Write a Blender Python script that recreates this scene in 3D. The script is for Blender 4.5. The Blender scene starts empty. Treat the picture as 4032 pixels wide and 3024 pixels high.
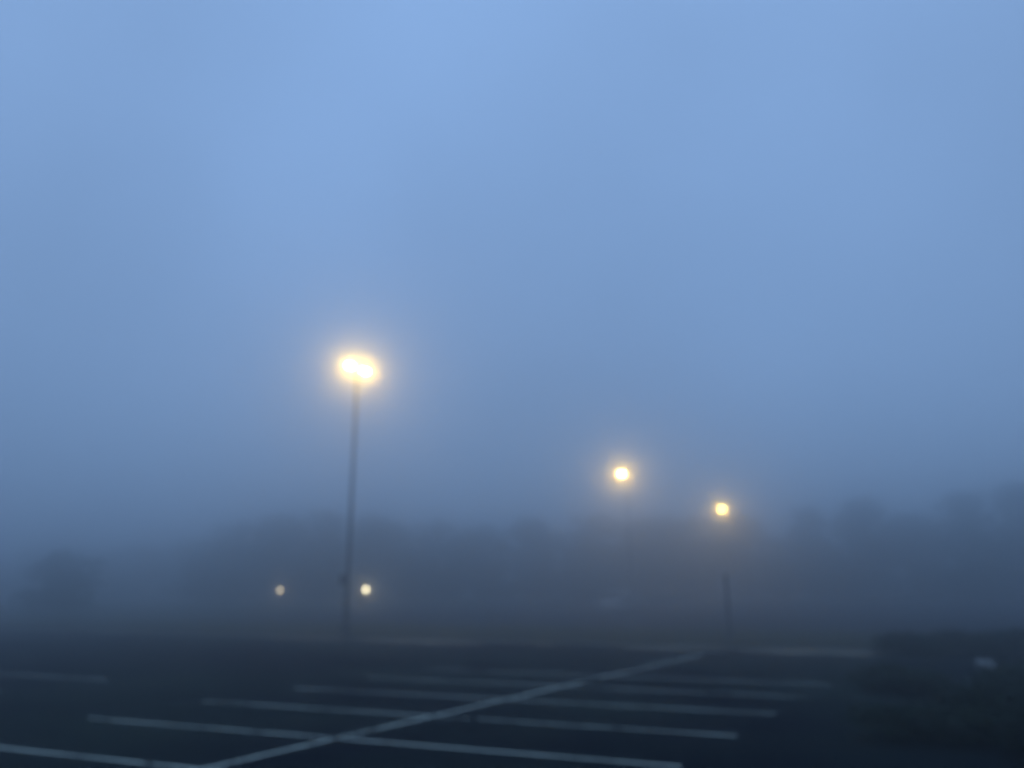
import bpy, bmesh, math, random
from mathutils import Vector, Matrix, noise
R = math.radians
scene = bpy.context.scene
col = scene.collection

# ------------------------------------------------------------------ camera
cd = bpy.data.cameras.new("camera"); cam = bpy.data.objects.new("camera", cd); col.objects.link(cam)
cam.location = (0, 0, 2.6); cam.rotation_euler = (R(90 + 14.77), R(0.35), 0)
cd.sensor_width = 36; cd.lens = 26.69; cd.clip_start = .05; cd.clip_end = 6000
cd.dof.use_dof = True; cd.dof.focus_distance = 1.0; cd.dof.aperture_fstop = 2.1
scene.camera = cam

# ------------------------------------------------------------------ sky and sun
SUN_EL, SUN_ROT = R(4), R(200)
w = bpy.data.worlds.new("World"); scene.world = w; w.use_nodes = True
nt = w.node_tree; nt.nodes.clear()
out = nt.nodes.new('ShaderNodeOutputWorld'); bg = nt.nodes.new('ShaderNodeBackground')
sky = nt.nodes.new('ShaderNodeTexSky'); sky.sky_type = 'NISHITA'; sky.sun_disc = False
sky.sun_elevation = SUN_EL; sky.sun_rotation = SUN_ROT; sky.ozone_density = 4; sky.dust_density = .3
mix = nt.nodes.new('ShaderNodeMix'); mix.data_type = 'RGBA'; mix.blend_type = 'MIX'
mix.inputs[0].default_value = .85                       # the even overcast layer above the fog
mix.inputs[7].default_value = (2.5, 4.2, 7.35, 1)
nt.links.new(sky.outputs[0], mix.inputs[6]); nt.links.new(mix.outputs[2], bg.inputs[0])
bg.inputs[1].default_value = .1
# overcast luminance: dimmer towards the horizon than overhead, as under a real cloud layer
gtc = nt.nodes.new('ShaderNodeTexCoord'); gs = nt.nodes.new('ShaderNodeSeparateXYZ'); gm = nt.nodes.new('ShaderNodeMapRange')
gm.inputs['From Min'].default_value = 0; gm.inputs['From Max'].default_value = 1; gm.inputs['To Min'].default_value = .72; gm.inputs['To Max'].default_value = 1.30
nt.links.new(gtc.outputs['Generated'], gs.inputs[0]); nt.links.new(gs.outputs['Z'], gm.inputs['Value'])
gx = nt.nodes.new('ShaderNodeVectorMath'); gx.operation = 'SCALE'
cn = nt.nodes.new('ShaderNodeTexNoise'); cn.inputs['Scale'].default_value = 2.2; cn.inputs['Detail'].default_value = 3; cn.inputs['Roughness'].default_value = .4
cm = nt.nodes.new('ShaderNodeMapRange'); cm.inputs['From Min'].default_value = .3; cm.inputs['From Max'].default_value = .7; cm.inputs['To Min'].default_value = .88; cm.inputs['To Max'].default_value = 1.12
cx = nt.nodes.new('ShaderNodeMath'); cx.operation = 'MULTIPLY'
nt.links.new(gtc.outputs['Generated'], cn.inputs[0]); nt.links.new(cn.outputs[0], cm.inputs['Value'])
nt.links.new(cm.outputs['Result'], cx.inputs[0]); nt.links.new(gm.outputs['Result'], cx.inputs[1])
nt.links.new(mix.outputs[2], gx.inputs[0]); nt.links.new(cx.outputs[0], gx.inputs['Scale']); nt.links.new(gx.outputs[0], bg.inputs[0])
nt.links.new(bg.outputs[0], out.inputs[0])
sl = bpy.data.lights.new("sun", 'SUN'); sl.energy = .08; sl.angle = R(40); sl.color = (.75, .85, 1)
so = bpy.data.objects.new("sun", sl); col.objects.link(so)
so.rotation_euler = (R(90) - R(25), 0, R(180) - SUN_ROT)
scene.view_settings.view_transform = 'Standard'; scene.view_settings.look = 'None'
scene.view_settings.exposure = 0; scene.view_settings.gamma = 1
cy = scene.cycles
cy.max_bounces = 10; cy.volume_bounces = 8; cy.sample_clamp_indirect = 4
cy.use_denoising = True
try: cy.denoiser = 'OPENIMAGEDENOISE'
except Exception: pass

# ------------------------------------------------------------------ materials
def mat(name, base, rough=.8, spec=.3, var=None, scale=3.0, metal=0, bump=0, bscale=60, detail=5):
    m = bpy.data.materials.new(name); m.use_nodes = True
    n = m.node_tree; b = n.nodes['Principled BSDF']
    b.inputs['Base Color'].default_value = (*base, 1); b.inputs['Roughness'].default_value = rough
    b.inputs['Specular IOR Level'].default_value = spec; b.inputs['Metallic'].default_value = metal
    tc = n.nodes.new('ShaderNodeTexCoord')
    if var:
        t = n.nodes.new('ShaderNodeTexNoise'); t.inputs['Scale'].default_value = scale; t.inputs['Detail'].default_value = detail
        r = n.nodes.new('ShaderNodeValToRGB'); r.color_ramp.elements[0].color = (*base, 1); r.color_ramp.elements[1].color = (*var, 1)
        r.color_ramp.elements[0].position = .35; r.color_ramp.elements[1].position = .68
        n.links.new(tc.outputs['Object'], t.inputs[0]); n.links.new(t.outputs[0], r.inputs[0]); n.links.new(r.outputs[0], b.inputs['Base Color'])
    if bump:
        t = n.nodes.new('ShaderNodeTexNoise'); t.inputs['Scale'].default_value = bscale; t.inputs['Detail'].default_value = 6
        bp = n.nodes.new('ShaderNodeBump'); bp.inputs['Strength'].default_value = bump; bp.inputs['Distance'].default_value = .01
        n.links.new(tc.outputs['Object'], t.inputs[0]); n.links.new(t.outputs[0], bp.inputs['Height']); n.links.new(bp.outputs[0], b.inputs['Normal'])
    return m
def emat(name, color, strength):
    m = bpy.data.materials.new(name); m.use_nodes = True; b = m.node_tree.nodes['Principled BSDF']
    b.inputs['Base Color'].default_value = (.8, .75, .6, 1)
    b.inputs['Emission Color'].default_value = (*color, 1); b.inputs['Emission Strength'].default_value = strength
    return m
ASPH = mat('asphalt', (.002, .004, .011), .95, .0, var=(.020, .030, .026), scale=.16, bump=.5, bscale=45, detail=8)
ASPH2 = mat('old_asphalt', (.016, .019, .026), .95, .05, var=(.03, .033, .04), scale=.12, bump=.4, bscale=40, detail=8)
CONC = mat('concrete', (.09, .085, .075), .9, .2, var=(.16, .15, .13), scale=3, bump=.3)
GRASSG = mat('verge_ground', (.028, .030, .018), 1, .05, var=(.055, .052, .032), scale=.35, bump=.8, bscale=12)
FIELD = mat('field_ground', (.022, .028, .018), 1, .05, var=(.04, .042, .028), scale=.05, bump=.8, bscale=6)
DRY = mat('bare_dry_ground', (.17, .145, .10), 1, .05, var=(.36, .31, .23), scale=.9, bump=.5, bscale=20)
BLADE = mat('grass_blade', (.05, .06, .028), .9, .1, var=(.12, .11, .06), scale=4)
STEEL = mat('dark_steel', (.03, .031, .034), .5, .5, var=(.045, .045, .047), scale=6, metal=.3)
GALV = mat('galvanised_post', (.09, .09, .095), .6, .4, var=(.14, .14, .14), scale=9, metal=.5)
LEAF = mat('leaf', (.022, .036, .018), .9, .1, var=(.05, .068, .03), scale=.9)
LEAFD = mat('dark_leaf', (.014, .024, .016), .9, .1, var=(.028, .042, .024), scale=2)
BARK = mat('bark', (.035, .028, .022), .95, .1, var=(.06, .05, .04), scale=8, bump=.6)
ROCK = mat('pale_rock', (.2, .21, .2), .9, .2, var=(.36, .36, .34), scale=4, bump=.6, bscale=20)
CARP = mat('pale_car_paint', (.20, .215, .23), .5, .3, var=(.25, .265, .28), scale=2)
GLASS = mat('dark_glass', (.02, .025, .03), .1, .5, var=(.03, .035, .04), scale=2)
RUB = mat('rubber', (.015, .015, .016), .9, .1, var=(.02, .02, .02), scale=9)
SIGN = mat('sign_back', (.2, .2, .21), .6, .3, var=(.26, .26, .26), scale=8, metal=.4)

# worn paint: paint where the noise is high, asphalt where it has scuffed away
PAINT = bpy.data.materials.new('worn_white_paint'); PAINT.use_nodes = True
_n = PAINT.node_tree; _b = _n.nodes['Principled BSDF']; _b.inputs['Roughness'].default_value = .9; _b.inputs['Specular IOR Level'].default_value = .1
_tc = _n.nodes.new('ShaderNodeTexCoord')
_t = _n.nodes.new('ShaderNodeTexNoise'); _t.inputs['Scale'].default_value = 9; _t.inputs['Detail'].default_value = 9
_t2 = _n.nodes.new('ShaderNodeTexNoise'); _t2.inputs['Scale'].default_value = .7; _t2.inputs['Detail'].default_value = 3
_a = _n.nodes.new('ShaderNodeMath'); _a.operation = 'ADD'
_r = _n.nodes.new('ShaderNodeValToRGB'); _r.color_ramp.elements[0].position = .80; _r.color_ramp.elements[0].color = (.022, .028, .028, 1)
_r.color_ramp.elements[1].position = 1.14; _r.color_ramp.elements[1].color = (.60, .64, .53, 1)
_n.links.new(_tc.outputs['Object'], _t.inputs[0]); _n.links.new(_tc.outputs['Object'], _t2.inputs[0])
_n.links.new(_t.outputs[0], _a.inputs[0]); _n.links.new(_t2.outputs[0], _a.inputs[1])
_n.links.new(_a.outputs[0], _r.inputs[0]); _n.links.new(_r.outputs[0], _b.inputs['Base Color'])

# ------------------------------------------------------------------ helpers
def obj(name, bm, m, parent=None, smooth=False, loc=None):
    me = bpy.data.meshes.new(name); bm.to_mesh(me); bm.free()
    if smooth:
        for p in me.polygons: p.use_smooth = True
    me.materials.append(m)
    o = bpy.data.objects.new(name, me); col.objects.link(o)
    if parent: o.parent = parent
    if loc: o.location = loc
    return o
def thing(name, label, cat, loc=(0, 0, 0), rz=0, group=None):
    o = bpy.data.objects.new(name, None); col.objects.link(o); o.location = loc; o.rotation_euler = (0, 0, rz)
    o.empty_display_size = .3
    return tag(o, label, cat, group)
def tag(o, label, cat, group=None, kind=None):
    o['label'] = label; o['category'] = cat
    if group: o['group'] = group
    if kind: o['kind'] = kind
    return o
def struct(name, bm, m):
    o = obj(name, bm, m); o['kind'] = 'structure'; return o
def dup(root, loc, rz, label, s=None):
    r = root.copy(); col.objects.link(r); r.location = loc; r.rotation_euler = (0, 0, rz); r['label'] = label
    if s: r.scale = s
    for ch in list(root.children):
        c = ch.copy(); col.objects.link(c); c.parent = r
        for g in list(ch.children):
            d = g.copy(); col.objects.link(d); d.parent = c
    return r
def box(bm, c, s, bev=0, rot=None):
    M = Matrix.Translation(c) @ (rot.to_4x4() if rot else Matrix.Identity(4)) @ Matrix.Diagonal((*s, 1))
    g = bmesh.ops.create_cube(bm, size=1, matrix=M)
    if bev:
        es = list({e for v in g['verts'] for e in v.link_edges})
        bmesh.ops.bevel(bm, geom=es, offset=bev, segments=2, affect='EDGES')
def tube(bm, a, b, r0, r1, n=12):
    a = Vector(a); b = Vector(b); d = b - a
    q = Vector((0, 0, 1)).rotation_difference(d)
    bmesh.ops.create_cone(bm, cap_ends=True, segments=n, radius1=r0, radius2=r1, depth=d.length,
                          matrix=Matrix.Translation((a + b) / 2) @ q.to_matrix().to_4x4())
def lathe(bm, prof, n=20, cx=0, cy_=0):
    rings = []
    for r, z in prof:
        rings.append([bm.verts.new((cx + r * math.cos(2 * math.pi * i / n), cy_ + r * math.sin(2 * math.pi * i / n), z)) for i in range(n)])
    for a, b in zip(rings, rings[1:]):
        for i in range(n): bm.faces.new((a[i], a[(i + 1) % n], b[(i + 1) % n], b[i]))
    bm.faces.new(list(reversed(rings[0]))); bm.faces.new(rings[-1])

# The car park's own frame: U runs along the far kerb and the bay lines, V away from the camera
A = R(-22.4); U = Vector((math.cos(A), math.sin(A), 0)); V = Vector((-math.sin(A), math.cos(A), 0))
def P(u, v, z=0): return U * u + V * v + Vector((0, 0, z))
def sheet(bm, u0, u1, v0, v1, z):
    bm.faces.new([bm.verts.new(P(u, v, z)) for u, v in ((u0, v0), (u1, v0), (u1, v1), (u0, v1))])
def slab(bm, u0, u1, v0, v1, z0, z1, bev=.02):
    c = P((u0 + u1) / 2, (v0 + v1) / 2, (z0 + z1) / 2)
    box(bm, c, (u1 - u0, v1 - v0, z1 - z0), bev, Matrix.Rotation(A, 3, 'Z'))

# ------------------------------------------------------------------ the ground
bm = bmesh.new(); sheet(bm, -2500, 2500, -2500, 2500, -.05); struct('ground', bm, FIELD)
bm = bmesh.new(); sheet(bm, -55, 60, -30, 33.3, 0); struct('car_park', bm, ASPH)
bm = bmesh.new(); sheet(bm, -48, 90, 45.3, 126, 0); struct('far_car_park', bm, ASPH2)
# raised verge, with a wavy grassed surface
bm = bmesh.new(); nu, nv = 150, 16; grid = []
for i in range(nu + 1):
    row = []
    for j in range(nv + 1):
        u = -55 + 115 * i / nu; v = 33.45 + 11.7 * j / nv
        z = .10 + (0 if j in (0, nv) else .05 * max(0, noise.noise(Vector((u * .12, v * .25, 1)))) + .05 * math.sin(math.pi * j / nv))
        row.append(bm.verts.new(P(u, v, z)))
    grid.append(row)
for i in range(nu):
    for j in range(nv): bm.faces.new((grid[i][j], grid[i + 1][j], grid[i + 1][j + 1], grid[i][j + 1]))
struct('grass_verge', bm, GRASSG)
def kerb(u0, u1, v, label):
    bm = bmesh.new(); L = 3.0; u = u0
    while u < u1 - .1:
        slab(bm, u + .006, min(u + L, u1) - .006, v, v + .15, -.03, .13, .02); u += L
    o = obj('kerb', bm, CONC); tag(o, label, 'kerb', 'kerbs round the car park'); return o
kerb(-55, 60, 33.3, 'long pale concrete kerb along the far edge of the marked car park')
kerb(-55, 60, 45.15, 'farther pale concrete kerb behind the grass verge')
# pale dry ground in front of the pole and the post (bare gravelly strip against the kerb)
def patch(u0, u1, v0, v1, label, seed):
    bm = bmesh.new(); rnd = random.Random(seed); n = 26; top = []; bot = []
    for i in range(n + 1):
        t = i / n; e = math.sin(math.pi * t) ** .35
        vm = (v0 + v1) / 2; h = (v1 - v0) / 2 * e
        u = u0 + (u1 - u0) * t
        top.append(bm.verts.new(P(u, vm + h * rnd.uniform(.7, 1.1), .010))); bot.append(bm.verts.new(P(u, vm - h * rnd.uniform(.7, 1.1), .010)))
    for i in range(n): bm.faces.new((bot[i], bot[i + 1], top[i + 1], top[i]))
    o = obj('dry_ground', bm, DRY); o['kind'] = 'structure'; return o
patch(-21.5, -14.8, 32.1, 33.2, '', 3)
patch(-27, -22.3, 32.7, 33.24, '', 6)
patch(-8.6, -4.2, 32.4, 33.24, '', 4)
patch(-3.9, 1.5, 31.9, 33.22, '', 7)
patch(-12.6, -11.5, 32.5, 33.2, '', 5)

# ------------------------------------------------------------------ painted bay lines
W = .10
LD = Vector((math.cos(R(57)), math.sin(R(57)), 0)); P0 = Vector((-4.56, 12.2, 0)); STEP = 2.70
def stripe(a, b, name, label, group, z=.004, wd=W):
    d = (b - a); L = d.length; d.normalize(); nrm = Vector((-d.y, d.x, 0)) * wd / 2
    bm = bmesh.new(); n = max(2, int(L / .15)); rnd = random.Random(hash(label) % 999 if False else int(a.x * 100) + 7)
    lo = []; hi = []
    for i in range(n + 1):
        c = a + d * L * i / n
        lo.append(bm.verts.new(c - nrm * rnd.uniform(.88, 1.08) + Vector((0, 0, z)))); hi.append(bm.verts.new(c + nrm * rnd.uniform(.88, 1.08) + Vector((0, 0, z))))
    for i in range(n): bm.faces.new((lo[i], lo[i + 1], hi[i + 1], hi[i]))
    o = obj(name, bm, PAINT); o['kind'] = 'structure'; o['label'] = label
    if group: o['group'] = group
    return o
stripe(P0 - LD * 9, P0 + LD * 21.6, 'centre_line', 'long worn white line dividing the two rows of bays', None, z=.008, wd=.125)
for k in range(-3, 6):
    q = P0 + LD * STEP * k
    stripe(q - U * 6.05, q - U * .10, 'bay_line', 'worn white bay line on the left of the long line', 'painted bay lines')
    stripe(q + U * .10, q + U * 6.0, 'bay_line', 'worn white bay line on the right of the long line', 'painted bay lines')
E0 = Vector((-11.7, 23.36, 0))
for k in range(-1, 1):
    q = E0 + LD * STEP * k
    stripe(q - U * 6, q, 'bay_line', 'faint white bay line of the next row at the left edge', 'painted bay lines')

# ------------------------------------------------------------------ grass tufts on the verge
bm = bmesh.new(); rnd = random.Random(5)
for i in range(9000):
    u = rnd.uniform(-42, 30); v = rnd.uniform(33.5, 44.8); c = P(u, v, .1)
    if noise.noise(Vector((u * .3, v * .5, 4))) < -.05: continue
    h = rnd.uniform(.06, .22); a = rnd.uniform(0, 6.28); d = Vector((math.cos(a), math.sin(a), 0)) * .03
    l = Vector((rnd.uniform(-.06, .06), rnd.uniform(-.06, .06), h))
    bm.faces.new([bm.verts.new(c - d), bm.verts.new(c + d), bm.verts.new(c + l)])
tag(obj('grass', bm, BLADE), 'short rough dry grass growing on the raised verge', 'grass', kind='stuff')

# ------------------------------------------------------------------ car park lamps
WARM = (1.0, .64, .13)
def lamp_head(t, x, m):
    """a shoebox luminaire on an arm along local X; sx = which side"""
    s = 1 if x > 0 else -1
    bm = bmesh.new(); box(bm, (x, 0, 0), (.56, .38, .13), .03); box(bm, (x - s * .03, 0, .085), (.3, .2, .05), .015)
    h = obj('lamp_housing', bm, STEEL, t)
    bm = bmesh.new()                                   # sagging drop lens below the housing
    n = 10; rows = []
    for i in range(n + 1):
        r = []
        for j in range(n + 1):
            a = -1 + 2 * i / n; b = -1 + 2 * j / n
            z = -.072 - .15 * (1 - abs(a) ** 2.5) * (1 - abs(b) ** 2.5)
            r.append(bm.verts.new((x + a * .235, b * .155, z)))
        rows.append(r)
    for i in range(n):
        for j in range(n): bm.faces.new((rows[i][j], rows[i][j + 1], rows[i + 1][j + 1], rows[i + 1][j]))
    obj('lamp_lens', bm, m, h, smooth=True)
def pole_lamp(loc, H, heads, rz, label, m, wr=.125, wt=.085, base_h=.45, group='pole lamps in the fog', box_at=None):
    t = thing('pole_lamp', label, 'street lamp', loc, rz, group)
    bm = bmesh.new(); lathe(bm, [(.30, -.1), (.30, base_h - .04), (.26, base_h)], 24); obj('concrete_base', bm, STEEL, t)
    bm = bmesh.new(); box(bm, (0, 0, base_h + .015), (.42, .42, .03), .005)
    for sx in (-1, 1):
        for sy in (-1, 1): tube(bm, (sx * .16, sy * .16, base_h + .03), (sx * .16, sy * .16, base_h + .08), .02, .02, 6)
    obj('base_plate', bm, STEEL, t)
    bm = bmesh.new(); tube(bm, (0, 0, base_h + .03), (0, 0, H), wr, wt, 16); lathe(bm, [(wt + .01, H), (wt + .01, H + .03), (.02, H + .08)], 16)
    obj('pole', bm, STEEL, t, smooth=False)
    for x in heads:
        if x:
            bm = bmesh.new(); s = 1 if x > 0 else -1
            box(bm, ((s * wt + (x - s * .28)) / 2, 0, H - .10), (abs(x) - .28 - wt + .02, .07, .10), .01)
            obj('arm', bm, STEEL, t)
    e = thing_child('lamp_heads', t, H - .08)
    return t, e
def thing_child(n, t, z): return z
def add_heads(t, H, heads, m):
    for x in heads:
        before = set(t.children); lamp_head(t, x, m)
        for c in t.children:
            if c not in before: c.location.z = H - .10
L_NEAR = emat('near_lamp_glow', WARM, 360)
L_MID = emat('middle_lamp_glow', WARM, 850)
L_FAR = emat('far_lamp_glow', WARM, 1300)
RZ = R(60)
t, _ = pole_lamp((-8.59, 41.0, .12), 14.45, (-.63, .63), RZ, 'tall dark pole carrying two glaring yellow lamps on the verge', L_NEAR)
add_heads(t, 14.45, (-.63, .63), L_NEAR)
bm = bmesh.new(); box(bm, (0, 0, 0), (.34, .22, .55), .02); bx_ = obj('junction_box', bm, STEEL, t)
lx = Matrix.Rotation(-RZ, 3, 'Z') @ Vector((-.22, -.12, 2.75)); bx_.location = lx; bx_.rotation_euler = (0, 0, -RZ)
t, _ = pole_lamp((12.0, 79, 0), 13.9, (.5,), RZ + math.pi / 2, 'bright hazy lamp high in the fog, higher of the two on the right', L_MID, wr=.065, wt=.045)
add_heads(t, 13.9, (-.66 + 1.16,), L_MID)
t, _ = pole_lamp((33.1, 119, 0), 13.9, (.5,), RZ + math.pi / 2, 'softer cream lamp in the fog in front of the right hand trees', L_FAR, wr=.065, wt=.045)
add_heads(t, 13.9, (.5,), L_FAR)

def path_lamp(loc, label, m):
    t = thing('path_lamp', label, 'street lamp', loc, 0, 'low lamps beside the tall pole')
    bm = bmesh.new(); lathe(bm, [(.12, -.05), (.12, .25), (.05, .32)], 14); tube(bm, (0, 0, .3), (0, 0, 1.86), .045, .04, 10); obj('post', bm, STEEL, t)
    bm = bmesh.new(); lathe(bm, [(.08, 1.86), (.17, 1.98), (.19, 2.12), (.13, 2.27), (.05, 2.31)], 16); obj('lamp_globe', bm, m, t, smooth=True)
    bm = bmesh.new(); lathe(bm, [(.16, 2.30), (.10, 2.37), (.02, 2.42)], 16); obj('lamp_cap', bm, STEEL, t)
path_lamp((-28.9, 98, -.05), 'small dim grey yellow lamp left of the tall pole', emat('dim_path_lamp_glow', (1, .80, .48), 12))
path_lamp((-18.2, 98, -.05), 'small pale yellow lamp just right of the tall pole', emat('path_lamp_glow', (1, .84, .50), 40))

# ------------------------------------------------------------------ thin post on the verge
t = thing('marker_post', 'thin faint post standing on the verge below the right lamp', 'post', (9.9, 36.3, .1))
bm = bmesh.new(); box(bm, (0, 0, 1.35), (.11, .07, 2.9), .008); obj('post', bm, STEEL, t)
bm = bmesh.new(); lathe(bm, [(.075, 2.80), (.075, 2.84), (.02, 2.88)], 12); obj('post_cap', bm, STEEL, t)
bm = bmesh.new(); lathe(bm, [(.26, -.1), (.24, .2), (.12, .3)], 14); obj('footing', bm, STEEL, t)

# ------------------------------------------------------------------ trees
def clump_points(rnd, lobes, n):
    pts = []
    for _ in range(n):
        c, r = rnd.choices(lobes, weights=[l[1] ** 2 for l in lobes])[0]
        d = Vector((rnd.gauss(0, 1), rnd.gauss(0, 1), rnd.gauss(0, 1))).normalized()
        k = rnd.random() ** .35
        pts.append(c + Vector((d.x, d.y, d.z * .85)) * r * k)
    return pts
def leaves(pts, rnd, size, per=6, spread=.35):
    bm = bmesh.new()
    for p in pts:
        for _ in range(per):
            c = p + Vector((rnd.gauss(0, spread), rnd.gauss(0, spread), rnd.gauss(0, spread * .8)))
            a = Vector((rnd.gauss(0, 1), rnd.gauss(0, 1), rnd.gauss(0, .6))).normalized(); b = a.orthogonal().normalized()
            b = Matrix.Rotation(rnd.uniform(0, 6.28), 3, a) @ b; cc = a.cross(b); s = size * rnd.uniform(.6, 1.3)
            bm.faces.new([bm.verts.new(c + b * s), bm.verts.new(c + cc * s * .55), bm.verts.new(c - b * s), bm.verts.new(c - cc * s * .55)])
    return bm
def make_tree(seed, H, Wd, label, group, low=.12, leafm=LEAF, n=1100, dome=False):
    rnd = random.Random(seed); t = thing('tree', label, 'tree', (0, 0, 0), 0, group)
    lobes = []
    for i in range(22):
        f = rnd.uniform(low + .04, .86); prof = (1 - ((f - .38) / .62) ** 2) ** .5 if f > .38 else 1 - (.38 - f) * .6
        if dome: prof = (1 - f) ** .55 * 1.15
        a = rnd.uniform(0, 6.28); rr = Wd * .5 * prof * rnd.uniform(.2, .8)
        lobes.append((Vector((math.cos(a) * rr, math.sin(a) * rr, H * f)), Wd * rnd.uniform(.13, .25)))
    lobes.append((Vector((0, 0, H * .84)), Wd * .17)); lobes.append((Vector((0, 0, H * .5)), Wd * .28))
    top = max(c.z + r * .85 for c, r in lobes); k = H / top
    lobes = [(Vector((c.x, c.y, c.z * k)), r) for c, r in lobes]
    bm = bmesh.new(); q = Vector((0, 0, -.3)); rad = H * .028; seg = 6
    for i in range(seg):
        q2 = Vector((rnd.gauss(0, .12) * i, rnd.gauss(0, .12) * i, H * .75 * (i + 1) / seg)); r2 = rad * .74
        tube(bm, q, q2, rad, r2, 9); q = q2; rad = r2
    for c, r in lobes:
        z0 = c.z * rnd.uniform(.4, .65); s = Vector((0, 0, z0)); mid = (s + c) / 2 + Vector((0, 0, -.1 * H * rnd.random()))
        tube(bm, s, mid, H * .011, H * .007, 6); tube(bm, mid, c, H * .007, H * .003, 6)
    obj('trunk', bm, BARK, t)
    obj('crown', leaves(clump_points(rnd, lobes, n), rnd, .26, 7, .33), leafm, t)
    return t
# each tree: pixel-free world position, height, width; drawn from five grown shapes
protos = {}
TG = 'trees along the far side of the car park'
TREES = [  # x, y, height, width scale, shape, label
 (-51.5, 90, 7.2, 8.0, 5, 'rounded lone tree near the left edge, in front of the treeline'),
 (-47, 132, 14.2, 11, 1, 'first tall tree at the left end of the long dark mass, left of the pole'),
 (-38, 130, 15.2, 12, 2, 'broad tree with a domed crown behind the dim low lamp'),
 (-30, 129, 15.6, 12, 3, 'tall tree directly behind the twin lamp pole'),
 (-21, 128, 14.3, 11, 4, 'tree right behind the pale low lamp by the pole'),
 (-13, 130, 14.0, 11, 1, 'tree second to the right of the twin lamp pole, flat topped'),
 (-4.5, 131, 13.4, 11, 2, 'slightly lower tree in the middle of the treeline'),
 (4, 131, 14.2, 11, 0, 'tree in the middle, left of the higher hazy lamp'),
 (13, 132, 14.8, 12, 3, 'tree just left of the higher hazy lamp on the right'),
 (22, 134, 14.6, 12, 4, 'tree below the higher hazy lamp on the right'),
 (31, 137, 14.9, 12, 1, 'tree between the two hazy lamps on the right'),
 (40, 134, 15.3, 12, 2, 'tree behind the lower cream lamp'),
 (49, 128, 15.5, 11, 3, 'tree just right of the lower cream lamp'),
 (56, 124, 16.8, 11, 0, 'domed tree with its peak right of the cream lamp'),
 (63, 124, 14.2, 10, 4, 'lower tree in the dip between the two right peaks'),
 (69, 116, 17.0, 12, 1, 'tall tree left of the one at the right edge'),
 (77, 114, 18.2, 13, 3, 'tallest darkest tree at the right edge of the view'),
 (85, 112, 17.5, 13, 2, 'tree leaning in from beyond the right edge'),
 (-112, 165, 11.5, 12, 1, 'faintest low tree at the far left edge'),
 (-99, 168, 11.8, 13, 2, 'faint distant tree behind the lone rounded tree'),
 (-87, 166, 10.8, 12, 3, 'faint distant tree right of the lone rounded tree'),
 (-76, 163, 11.8, 12, 4, 'faint distant tree midway between the lone tree and the tall mass'),
 (-65, 158, 12.6, 12, 0, 'faint distant tree stepping up to the tall mass'),
 (-56, 150, 12.4, 11, 2, 'faint distant tree touching the left end of the tall mass')]
SH = [(11, 14, 12, .03), (12, 14, 12, .04), (13, 14, 12, .05), (14, 14, 12, .04), (15, 14, 12, .03), (21, 14, 12, .0)]
for x, y, h, wd, s, lab in TREES:
    sc = (wd / 12 * (1.45 if wd > 8 else 1.1), wd / 12 * 1.2, h / 14.6)
    if s not in protos:
        o = make_tree(SH[s][0], 14, 12, lab, TG, SH[s][3], dome=s in (0, 3, 5)); protos[s] = o
        o.location = (x, y, -.05); o.scale = sc; o.rotation_euler = (0, 0, x)
    else: dup(protos[s], (x, y, -.05), x * 1.7, lab, sc)

# ------------------------------------------------------------------ shrubs
def make_shrub(seed, label, group):
    rnd = random.Random(seed); t = thing('shrub', label, 'shrub', (0, 0, 0), 0, group)
    lobes = [(Vector((rnd.uniform(-.55, .55), rnd.uniform(-.5, .5), rnd.uniform(.35, .68))), rnd.uniform(.28, .42)) for _ in range(8)]
    bm = bmesh.new()
    for c, r in lobes:
        tube(bm, (c.x * .15, c.y * .15, -.05), c, .03, .012, 6)
    obj('stems', bm, BARK, t)
    obj('foliage', leaves(clump_points(rnd, lobes, 420), rnd, .055, 7, .08), LEAFD, t); return t
SG = 'dark shrubs at the edges of the car park'
s0 = make_shrub(3, 'low dark shrub against the bottom right corner, nearest the camera', SG)
s0.location = (8.3, 12.6, .0); s0.scale = (1.5, 1.4, .8)
SB = 'shrubs under the far treeline'
for i, (x, y, sx, sz, lab) in enumerate([
 (14.6, 29.7, 1.9, .80, 'leftmost dark shrub at the end of the pale verge strip on the right'),
 (16.6, 28.6, 2.0, .95, 'dark shrub directly behind the pale rock, second from the left'),
 (18.7, 27.9, 2.1, 1.05, 'dark shrub just right of the pale rock'),
 (20.8, 27.2, 2.2, 1.15, 'tallest dark shrub at the right edge of the view'),
 (16.9, 22.9, 1.5, .85, 'dark shrub nearer the camera below the tallest one at the right edge')]):
    dup(s0, (x, y, 0), i * 1.3, lab, (sx, 1.6, sz))
for i, (x, y, sx, sz, lab) in enumerate([
 (7.1, 13.9, 1.5, .6, 'leftmost of the low dark shrubs in the bottom right corner'),
 (9.6, 19.6, 1.6, .6, 'low dark shrub set back behind the others toward the bay lines'),
 (9.0, 14.4, 1.6, .85, 'low dark shrub second from the bottom right corner'),
 (10.7, 16.6, 1.7, .8, 'low dark shrub at the right edge, third from the bottom corner'),
 (12.7, 19.4, 1.7, .7, 'low dark shrub at the right edge, fourth from the bottom corner')]):
    dup(s0, (x, y, 0), 2 + i * 1.7, lab, (sx, 1.5, sz))
rnd = random.Random(8)
for i in range(20):
    x = -50 + i * 6.6 + rnd.uniform(-1.5, 1.5); y = 127 + rnd.uniform(-1.5, 1.5)
    if x > 60: y -= 13
    o = dup(s0, (x, y, -.05), rnd.uniform(0, 6), 'dark understorey shrub at the foot of the far trees', (4.4, 3.2, rnd.uniform(5.0, 7.2)))
    o['group'] = SB

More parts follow.
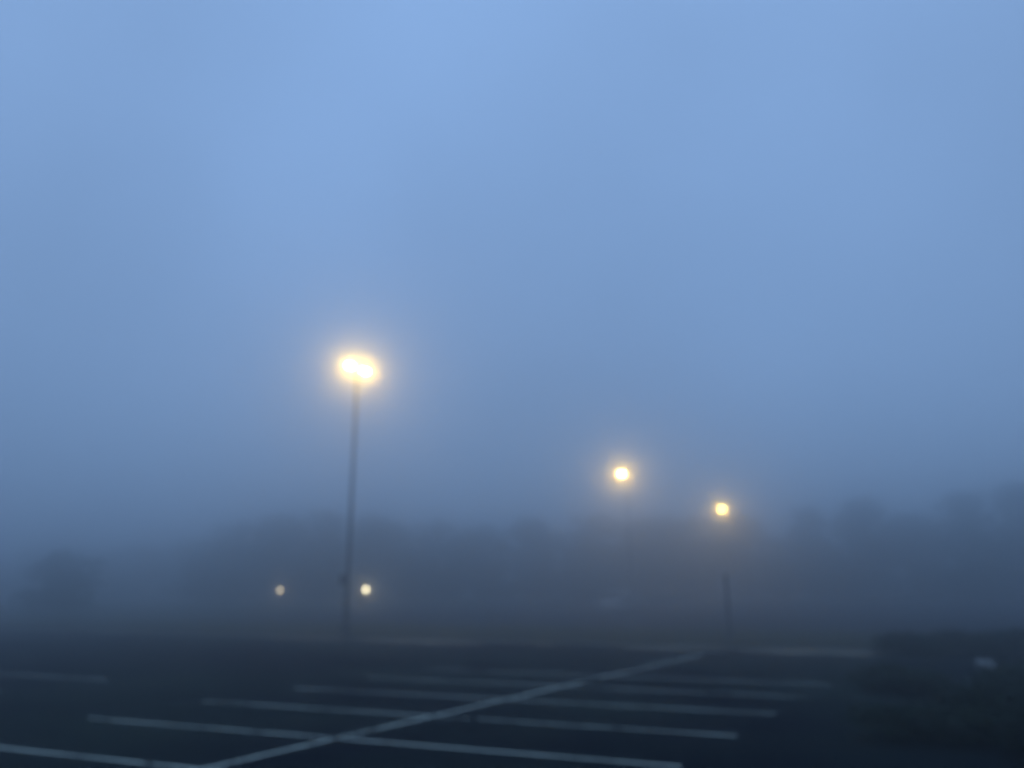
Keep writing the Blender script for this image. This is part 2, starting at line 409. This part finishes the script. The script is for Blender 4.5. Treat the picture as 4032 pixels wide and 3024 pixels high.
# ------------------------------------------------------------------ pale rock
bm = bmesh.new(); bmesh.ops.create_icosphere(bm, subdivisions=4, radius=1)
for v in bm.verts:
    k = 1 + .28 * noise.noise(v.co * 1.3 + Vector((3, 1, 2))) + .08 * noise.noise(v.co * 5)
    v.co = Vector((v.co.x * .27 * k, v.co.y * .24 * k, max(-.05, v.co.z * .17 * k + .09)))
o = obj('rock', bm, ROCK, smooth=True, loc=(14.65, 25.0, .0)); tag(o, 'small pale rock in front of the dark shrubs on the right', 'rock')

# ------------------------------------------------------------------ pale parked car far back
def make_car(loc, rz):
    t = thing('parked_car', 'pale car barely visible in the fog below the higher hazy lamp', 'car', loc, rz)
    bm = bmesh.new()
    prof = [(-2.2, .28), (-2.25, .62), (-2.1, .92), (-1.55, 1.0), (-1.0, 1.40), (.25, 1.44), (1.0, 1.02), (1.95, .88), (2.22, .66), (2.25, .3)]
    yw = lambda z: .88 if z < 1.03 else .64
    Lr = [bm.verts.new((x, -yw(z), z)) for x, z in prof]; Rr = [bm.verts.new((x, yw(z), z)) for x, z in prof]; n = len(prof)
    for i in range(n): j = (i + 1) % n; bm.faces.new((Lr[i], Lr[j], Rr[j], Rr[i]))
    bm.faces.new(list(reversed(Lr))); bm.faces.new(Rr)
    bmesh.ops.triangulate(bm, faces=[f for f in bm.faces if len(f.verts) > 4])
    bmesh.ops.recalc_face_normals(bm, faces=bm.faces)
    b = obj('body', bm, CARP, t)
    for s in (-1, 1):
        bm = bmesh.new(); vs = [(-1.30, 1.05), (-.92, 1.35), (.2, 1.38), (.82, 1.07)]
        a = [bm.verts.new((x, s * (.88 - (z - 1.02) * .60 + .012), z)) for x, z in vs]; bm.faces.new(a); obj('side_window', bm, GLASS, t)
        for x in (-1.35, 1.35):
            bm = bmesh.new(); tube(bm, (x, s * .70, .32), (x, s * .90, .32), .32, .32, 24); wl = obj('wheel', bm, RUB, t)
            bm = bmesh.new(); tube(bm, (x, s * .88, .32), (x, s * .912, .32), .19, .19, 20); obj('rim', bm, GALV, wl)
        bm = bmesh.new(); box(bm, (2.2, s * .62, .70), (.08, .3, .12), .02); obj('headlight', bm, SIGN, t)
    for q, nm in ((((1.02, 1.03), (.28, 1.44)), 'windscreen'), (((-1.52, 1.02), (-1.02, 1.39)), 'rear_window')):
        (x0, z0), (x1, z1) = q; o_ = .012; bm = bmesh.new(); nx = o_ if nm == 'windscreen' else -o_
        bm.faces.new([bm.verts.new(v) for v in ((x0 * .98 + nx, -.72, z0 + .03), (x0 * .98 + nx, .72, z0 + .03), (x1 + nx, .6, z1 - .02), (x1 + nx, -.6, z1 - .02))])
        obj(nm, bm, GLASS, t)
make_car((10.0, 76, 0), R(240))

# ------------------------------------------------------------------ haze
bm = bmesh.new(); bmesh.ops.create_cube(bm, size=1, matrix=Matrix.Translation((0, 200, 10)) @ Matrix.Diagonal((5600, 5600, 22, 1)))
hm = bpy.data.materials.new('fog'); hm.use_nodes = True; n = hm.node_tree; n.nodes.clear()
ho = n.nodes.new('ShaderNodeOutputMaterial'); hv = n.nodes.new('ShaderNodeVolumePrincipled'); hf = n.nodes.new('ShaderNodeVolumePrincipled'); ha = n.nodes.new('ShaderNodeAddShader')
# fine droplets scatter widely, the larger ones almost straight ahead (the tight halo round a lamp in fog)
hv.inputs['Color'].default_value = (.93, .94, .96, 1); hv.inputs['Density'].default_value = .0092; hv.inputs['Anisotropy'].default_value = .86
hf.inputs['Color'].default_value = (.95, .96, .97, 1); hf.inputs['Density'].default_value = .0125; hf.inputs['Anisotropy'].default_value = .98
n.links.new(hv.outputs[0], ha.inputs[0]); n.links.new(hf.outputs[0], ha.inputs[1]); n.links.new(ha.outputs[0], ho.inputs['Volume'])
hz = obj('haze', bm, hm); hz['kind'] = 'stuff'; hz['label'] = 'even blue grey fog filling the whole scene'; hz['category'] = 'fog'
